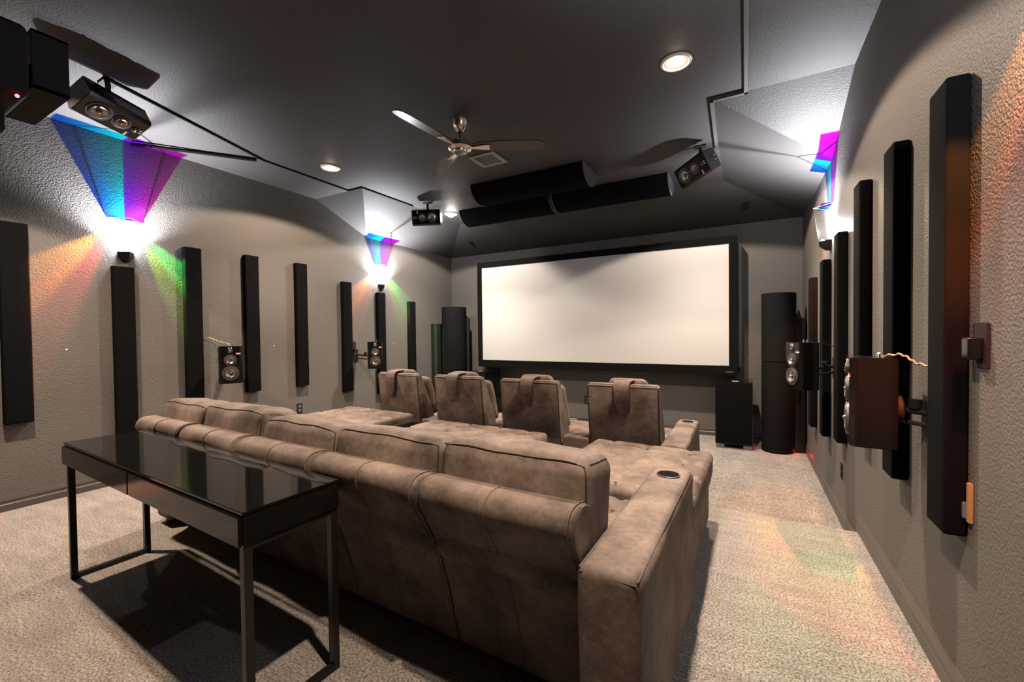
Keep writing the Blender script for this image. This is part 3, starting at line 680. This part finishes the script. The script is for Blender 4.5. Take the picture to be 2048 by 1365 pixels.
for i in range(NS):
    x0 = SX0+i*PW; x1 = x0+PW; xc = (x0+x1)/2+OX; hw = PW/2-0.006
    # back frame: leaning slab with a rolled top, as one swept section
    low = [(1.350, 0.055), (1.322, 0.16), (1.285, 0.30), (1.235, 0.45), (1.175, 0.58), (1.125, 0.660), (1.098, 0.705)]
    roll = [(1.090, 0.735), (1.094, 0.760), (1.108, 0.779), (1.130, 0.790), (1.160, 0.793), (1.195, 0.790), (1.228, 0.778), (1.250, 0.750)]
    sec = low+roll+[(1.30, 0.60), (1.43, 0.25), (1.46, 0.055)]
    nx = 16; rv, rf = [], []; m_ = len(sec)
    cy_, cz_ = 1.27, 0.42
    for a in range(nx+1):
        u = -1+2*a/nx; u = math.copysign(1-(1-abs(u))**1.6, u); x = xc+u*hw
        ed = max(0.0, (abs(u)-0.93)/0.07); sh = 1-0.10*ed*ed
        for (y, z) in sec:
            wv = wrinkle((x*1.1+i*3, z*1.3, y), 3.2, 0.012) if z < 0.74 else wrinkle((x*1.5+i, z, 5), 4, 0.004)
            rv.append((x, cy_+(y-cy_)*sh+OY+wv, cz_+(z-cz_)*(1-0.028*ed*ed)))
    for a in range(nx):
        for k in range(m_): rf.append((a*m_+k, a*m_+(k+1) % m_, (a+1)*m_+(k+1) % m_, (a+1)*m_+k))
    rf += [tuple(range(m_)), tuple(range((nx+1)*m_-1, nx*m_-1, -1))]
    bpn = G().add(rv, rf).build('back_panel', 'leather', t, smooth=50)
    def secpipe(x, m, r, skip=0):
        G().tube([(x, y+OY-0.001+wrinkle((x*1.1+i*3, z*1.3, y), 3.2, 0.012)*(z < 0.74), z+0.001) for (y, z) in (low+roll)[skip:]], r, 6).build('seam', m, bpn)
    secpipe(xc, 'leather', 0.0030)
    secpipe(xc+hw*0.955, 'leather', 0.0026)
    # pillow-top back cushion
    sd = i*5.3+1; hx, hy, hz, r_ = PW/2-0.001, 0.120, 0.205, 0.050
    def cfn(x, y, z, sd=sd):
        u, v, w = x/hx, y/hy, z/hz
        Y = y+0.028*v*abs(v)*(1-u*u)*(1-w*w); Z = z+0.022*w*abs(w)*(1-u**4)*(1-v**4); X = x
        q = (x+sd, y, z)
        X += wrinkle(q, 6, 0.006); Y += wrinkle((q[1]+3, q[0], q[2]), 7, 0.011); Z += wrinkle((q[2], q[0]+7, q[1]), 6, 0.010)
        return (X, Y, Z)
    Tc = TR((xc, 1.325+OY, 0.665+0.012*math.sin(i*2.1)), (math.radians(-9), 0, math.radians((-0.8, 0.6, -0.4, 0.9, 0)[i])))
    cu = G().soft(0, 0, 0, hx, hy, hz, r_, (16, 8, 8), cfn, Tc, 5).build('back_cushion', 'leather', t)
    # welting follows the rounded crest and runs down the corners
    q7 = r_*0.7071; ex, ey, ez = hx-r_+q7, hy-r_+q7, hz-r_+q7
    def W(p): p = cfn(*p); v_ = Vector(p); return v_+Vector((0, -0.001, 0.002))
    crest = [(-hx+r_+(2*(hx-r_))*k/18, -ey, ez) for k in range(19)]
    cor = lambda sg: [(sg*(hx-r_+r_*0.577), -(hy-r_+r_*0.577), hz-r_+r_*0.577)] + [(sg*ex, -ey, hz-r_-0.03*k) for k in range(5)]
    G().tube([W(p) for p in list(reversed(cor(-1)))+crest+cor(1)], 0.0029, 6, T=Tc).build('piping', 'piping', cu)
    for sg in (-1, 1):
        G().tube([W((sg*ex, -hy+r_+(2*(hy-r_))*k/8, ez)) for k in range(9)], 0.0026, 6, T=Tc).build('piping', 'piping', cu)
# arms with cupholder
def arm_part(parent, x0, x1, y0, y1, zt, z0=0.05, cup=None, name='armrest', slope=0.0, outer=0.0, rr=0.028, cups=1):
    xc, yc = (x0+x1)/2, (y0+y1)/2; hx, hy, hz = (x1-x0)/2, (y1-y0)/2, (zt-z0)/2
    def fn(x, y, z):
        zz = z+slope*(y/hy)*(1 if z > 0 else 0)
        return (x+wrinkle((x, y*0.7, z+2), 5, 0.006)+outer*max(0, -z/hz)*(1 if x > 0 else 0), y+wrinkle((x+4, y, z), 5, 0.004), zz+0.006*(1-(x/hx)**2)*(1 if z > 0 else 0))
    a = G().soft(xc, yc, (zt+z0)/2, hx, hy, hz, rr, (4, 14, 8), fn).build(name, 'leather', parent)
    # top welt: rear edge and both long edges
    zt2 = zt-0.003
    for sg in (-1, 1):
        G().tube([(xc+sg*(hx-0.010), y0+0.012, zt-0.006-slope), (xc+sg*(hx-0.010), yc, zt-0.005), (xc+sg*(hx-0.010), y1-0.05, zt-0.006+slope*0.8)], 0.0026, 6).build('piping', 'piping', a)
    G().tube([(x0+0.012, y0+0.006, zt-0.012-slope), (x1-0.012, y0+0.006, zt-0.012-slope)], 0.0026, 6).build('piping', 'piping', a)
    if cup:
        T = TR((xc, cup, zt+0.007+slope*(cup-yc)/hy*0.9))
        G().lathe([(0.0005, 0.0015), (0.043, 0.0015), (0.044, 0.003), (0.047, 0.003), (0.049, 0.0)], 36, T).build('cupholder', 'velvet', a)
        G().lathe([(0.0455, 0.0030), (0.0475, 0.0042), (0.0500, 0.0030), (0.0500, 0.0)], 36, T).build('cupholder_rim', 'rim', a)
    return a
arm_part(sofa, SX1+OX-0.002, -0.235+OX, 1.10+OY, 2.13+OY, 0.648, 0.05, 1.99+OY, slope=0.0, rr=0.030)
arm_part(sofa, -3.60+OX, SX0+OX+0.002, 1.26+OY, 2.13+OY, 0.60, 0.05, 1.99+OY, rr=0.030)
# seat base and seats
G().soft(-3.60+OX, 1.42+OY, 0.11, 0.045, 0.10, 0.07, 0.015, (2, 3, 2)).build('corner_block', 'leather', sofa)
G().soft((SX0+SX1)/2+OX, 1.80+OY, 0.19, (SX1-SX0)/2-0.004, 0.33, 0.13, 0.02, (10, 3, 2)).build('seat_base', 'leather', t)
def seatpad(x0, x1, y0, y1, zt, th, name, tuft=True, seed=0.0):
    hx, hy, hz = (x1-x0)/2, (y1-y0)/2, th/2
    nx = max(2, round((x1-x0)/0.27)); ny = max(2, round((y1-y0)/0.27)); B = []
    if tuft:
        for a in range(nx):
            for b in range(ny): B.append((-hx+(a+0.5)*2*hx/nx, -hy+(b+0.5)*2*hy/ny))
    def fn(x, y, z):
        Z = z
        if z > 0:
            Z += 0.018*(1-(x/hx)**4)*(1-(y/hy)**4)
            for (bx, by) in B:
                dx, dy = x-bx, y-by; d2 = dx*dx+dy*dy
                Z -= 0.028*math.exp(-d2/0.0018)
            if B:
                gx = min(abs(x-b_[0]) for b_ in B); gy = min(abs(y-b_[1]) for b_ in B)
                Z -= 0.014*math.exp(-(min(gx, gy)/0.013)**2)
        Z += wrinkle((x+seed, y, z), 7, 0.006)
        return (x+wrinkle((x, y+seed, z), 5, 0.006), y+wrinkle((x+2, y, z+seed), 5, 0.006), Z)
    sp_ = G().soft((x0+x1)/2+OX, (y0+y1)/2+OY, zt-hz, hx, hy, hz, 0.035, (nx*9, ny*9, 3), fn, None, 4).build(name, 'leather', sofa)
    bt = G()
    for (bx, by) in B: bt.lathe([(0.001, 0.004), (0.008, 0.002), (0.010, -0.002)], 10, TR(((x0+x1)/2+OX+bx, (y0+y1)/2+OY+by, zt-0.006)))
    if B: bt.build('buttons', 'piping', sp_)
    lp = []
    a, b = hx-0.012, hy-0.012
    for k in range(6): lp.append((-a+2*a*k/5, -b))
    for k in range(1, 6): lp.append((a, -b+2*b*k/5))
    for k in range(1, 6): lp.append((a-2*a*k/5, b))
    for k in range(1, 5): lp.append((-a, b-2*b*k/5))
    G().tube([((x0+x1)/2+OX+p, (y0+y1)/2+OY+q, zt-0.016) for p, q in lp], 0.0030, 6, closed=True).build('piping', 'stitch', sp_)
    return sp_
YE = 3.06                                                   # front end of the leg rests
for i in range(NS):
    seatpad(SX0+i*PW+0.003, SX0+(i+1)*PW-0.003, 1.44, 2.10, 0.47, 0.16, 'seat_cushion', True, i*2.0)
G().soft(-3.40+OX, 2.60+OY, 0.40, 0.46, 0.44, 0.04, 0.02, (4, 4, 2)).build('leg_rest_frame', 'feet', t)
seatpad(-3.95, -2.98, 2.12, 3.17, 0.500, 0.10, 'leg_rest', True, 11)
G().soft(-2.05+OX, 2.60+OY, 0.37, 0.52, 0.44, 0.03, 0.02, (4, 4, 2)).build('leg_rest_frame', 'feet', t)
seatpad(-2.66, -1.455, 2.12, 3.10, 0.485, 0.115, 'leg_rest', True, 17)
seatpad(-1.06, -0.240, 2.14, 3.13, 0.485, 0.16, 'chaise_cushion', True, 23)
G().soft(-0.65+OX, 2.62+OY, 0.185, 0.385, 0.47, 0.145, 0.03, (4, 6, 3)).build('chaise_base', 'leather', t)
for (x, y) in ((-3.56, 1.33), (-3.56, 2.05), (-0.30, 1.18), (-0.30, 2.05), (-2.0, 1.50), (-0.95, 3.0), (-0.35, 3.0)):
    G().lathe([(0.028, 0.0), (0.026, 0.06)], 16, TR((x+OX, y+OY, 0))).build('leg', 'feet', t)
for x in (-3.2, -2.3, -1.8): 
    G().box(x-0.02+OX, x+0.02+OX, 2.05+OY, 2.7+OY, 0.28, 0.35).build('leg_rest_arm', 'feet', t, smooth=0)

sofa.location.x += (SX1-sofa.location.x)*(1-math.cos(SROT)) + (1.11-1.5)*math.sin(SROT)
sofa.location.y += -(SX1-sofa.location.x)*math.sin(SROT) + (1.11-1.5)*(1-math.cos(SROT))
# ------------------------------------------------------------------ front row of theatre chairs (lower floor)
def chair(label, x, y, rz, left_arm, right_arm, w=0.555):
    t = thing('theater_chair', label, 'recliner chair', (x, y, ZL), rz, 'front row of theatre chairs')
    # local: x right, y forward, z up; rear face of the back leans forward going down
    hw = w/2; zt = 0.888-ZL
    prof = [(0.16, 0.16), (0.055, 0.58), (0.0, 1.035), (0.008, zt), (0.062, zt+0.008), (0.080, zt-0.012), (0.265, 0.66), (0.30, 0.42), (0.30, 0.16)]
    b = G().prism(prof, 'x', -hw, hw).build('backrest', 'leather', t, bevel=0.012)
    for sx in (-1, 1):
        G().tube([(sx*(hw-0.004), p[0]-0.001, p[1]) for p in ((0.155, 0.18), (0.052, 0.58), (-0.001, 1.03))], 0.0035, 6).build('piping', 'piping', b)
    G().tube([(-hw+0.006, 0.001, zt-0.014), (hw-0.006, 0.001, zt-0.014)], 0.0032, 6).build('piping', 'piping', b)
    cushion(G(), 0, 0.30, 0.80, hw-0.03, 0.05, 0.20, 0.045, (6, 3, 6), 0, 0.02, 0.01, None, x*3, 0.006, lambda z: -0.35*z).build('back_cushion', 'leather', t)
    cushion(G(), 0, 0.62, 0.40, hw-0.005, 0.33, 0.08, 0.04, (6, 6, 2), 0, 0, 0.02, None, x*5).build('seat_cushion', 'leather', t)
    G().soft(0, 0.62, 0.19, hw-0.01, 0.31, 0.13, 0.02, (4, 4, 2)).build('seat_base', 'leather', t)
    cushion(G(), 0, 1.12, 0.42, hw-0.01, 0.16, 0.05, 0.035, (6, 4, 2), 0, 0, 0.01, None, x*7).build('footrest', 'leather', t)
    for sx in (-1, 1):
        for yy in (0.36, 0.86): G().lathe([(0.025, 0), (0.022, 0.065)], 12, TR((sx*(hw-0.06), yy, 0))).build('leg', 'feet', t)
    if right_arm: arm_part(t, hw+0.004, hw+0.004+right_arm, 0.0, 1.04, 0.455-ZL, 0.05, 0.92, rr=0.02)
    if left_arm: arm_part(t, -hw-0.004-left_arm, -hw-0.004, 0.02, 1.04, 0.435-ZL, 0.05, 0.92, rr=0.02)
    return t
chairs = []
for lb, x, rz, la, ra, dy in (('front row chair farthest left with its right side panel showing', -3.19, 0.0, 0.17, 0.0, 0.02),
                       ('second front row chair from the left, below the screen corner', -2.425, 0.0, 0.19, 0.0, 0.03),
                       ('third front row chair from the left, beside the outlet', -1.641, 0.0, 0.20, 0.0, -0.01),
                       ('front row chair farthest right, with a free outer armrest and cupholder', -0.836, 0.0, 0.225, 0.185, 0.01)):
    chairs.append(chair(lb, x, 3.25+dy, rz, la, ra))
def headrest(label, x, y, rz, tw, px=0.08):
    t = thing('headrest_pillow', label, 'headrest pillow', (x, y, 0.888), rz, 'strap headrests on the front chairs')
    # pillow in front of the backrest top, strap over the top and down the rear face
    cushion(G(), px, 0.145, -0.045, 0.155, 0.045, 0.075, 0.04, (6, 3, 4), 0, 0.01, 0.01, None, x*3, 0.004, lambda z: -0.3*z).build('pillow', 'leather', t)
    w0 = 0.062
    path = [(0.10, 0.020), (0.062, 0.020), (0.03, 0.019), (0.0, 0.014), (-0.012, -0.005), (-0.013, -0.05), (-0.011, -0.12), (-0.003, -0.17), (0.004, -0.225)]
    wid = [w0+0.02, w0+0.012, w0+0.005, w0+0.002, w0, w0, w0*0.97, w0*0.88, w0*0.62]
    vs_, fs_ = [], []
    for i, ((yy, zz), ww) in enumerate(zip(path, wid)):
        sk = tw*max(0, i-4)/4
        for th in (0.0, 0.007):
            n_ = (0, -1) if i > 3 else (0, 1)
            oy = -th if i > 3 else 0; oz = th if i <= 3 else 0
            vs_ += [(-ww+sk, yy+oy, zz+oz), (ww+sk, yy+oy, zz+oz)]
    m = len(path)
    for i in range(m-1):
        a = i*4; b = a+4
        fs_ += [(a, a+1, b+1, b), (a+2, b+2, b+3, a+3), (a, b, b+2, a+2), (a+1, a+3, b+3, b+1)]
    fs_ += [(0, 2, 3, 1), ((m-1)*4, (m-1)*4+1, (m-1)*4+3, (m-1)*4+2)]
    G().add(vs_, fs_).build('strap', 'leather', t, smooth=60)
    G().tube([(wid[i]+tw*max(0, i-4)/4+0.001, path[i][0]-(0.008 if i > 3 else 0), path[i][1]+(0.008 if i <= 3 else 0)) for i in range(m)], 0.0028, 6).build('piping', 'piping', t)
    return t
for lb, c_, tw, px, o in (('weighted strap headrest over the farthest left chair back, pillow standing up', 0, -0.02, 0.06, -0.07), ('strap headrest over the second chair from the left, mostly in shade', 1, -0.03, 0.05, -0.04),
                    ('strap headrest with dark strap over the third chair from the left', 2, 0.0, 0.03, 0.0), ('strap headrest over the farthest right chair, strap end lit', 3, 0.015, 0.02, 0.0)):
    ch = chairs[c_]; r_ = ch.rotation_euler.z
    headrest(lb, ch.location.x+o, ch.location.y, r_, tw, px)

# ------------------------------------------------------------------ glossy black console table
t = thing('console_table', 'long glossy black console table with steel loop legs behind the sofa', 'table', (-2.290, 0.952, 0), math.radians(-2.0))
hx, hy = 0.905, 0.178
G().box(-hx, hx, -hy, hy, 0.728, 0.740).build('table_top', 'gloss', t, smooth=0, bevel=0.0015)
G().box(-hx+0.002, hx-0.002, -hy+0.002, hy-0.002, 0.632, 0.727).build('drawer_box', 'tableside', t, smooth=0, bevel=0.002)
for sg in (-1, 1):
    G().box(sg*hx/2-hx/2+0.006, sg*hx/2+hx/2-0.006, -hy-0.010, -hy+0.001, 0.628, 0.724).build('drawer_front', 'tableside', t, smooth=0, bevel=0.002)
for sg in (-1, 1):
    xx = sg*(hx-0.022)
    g = G(); q = 0.0135
    for yy in (-hy+0.02, hy-0.02): g.box(xx-q, xx+q, yy-q, yy+q, 0, 0.632)
    g.box(xx-q, xx+q, -hy+0.02+q, hy-0.02-q, 0.0, 0.024); g.box(xx-q, xx+q, -hy+0.02+q, hy-0.02-q, 0.608, 0.632)
    g.build('leg_frame', 'tablelegs', t, smooth=0, bevel=0.001)
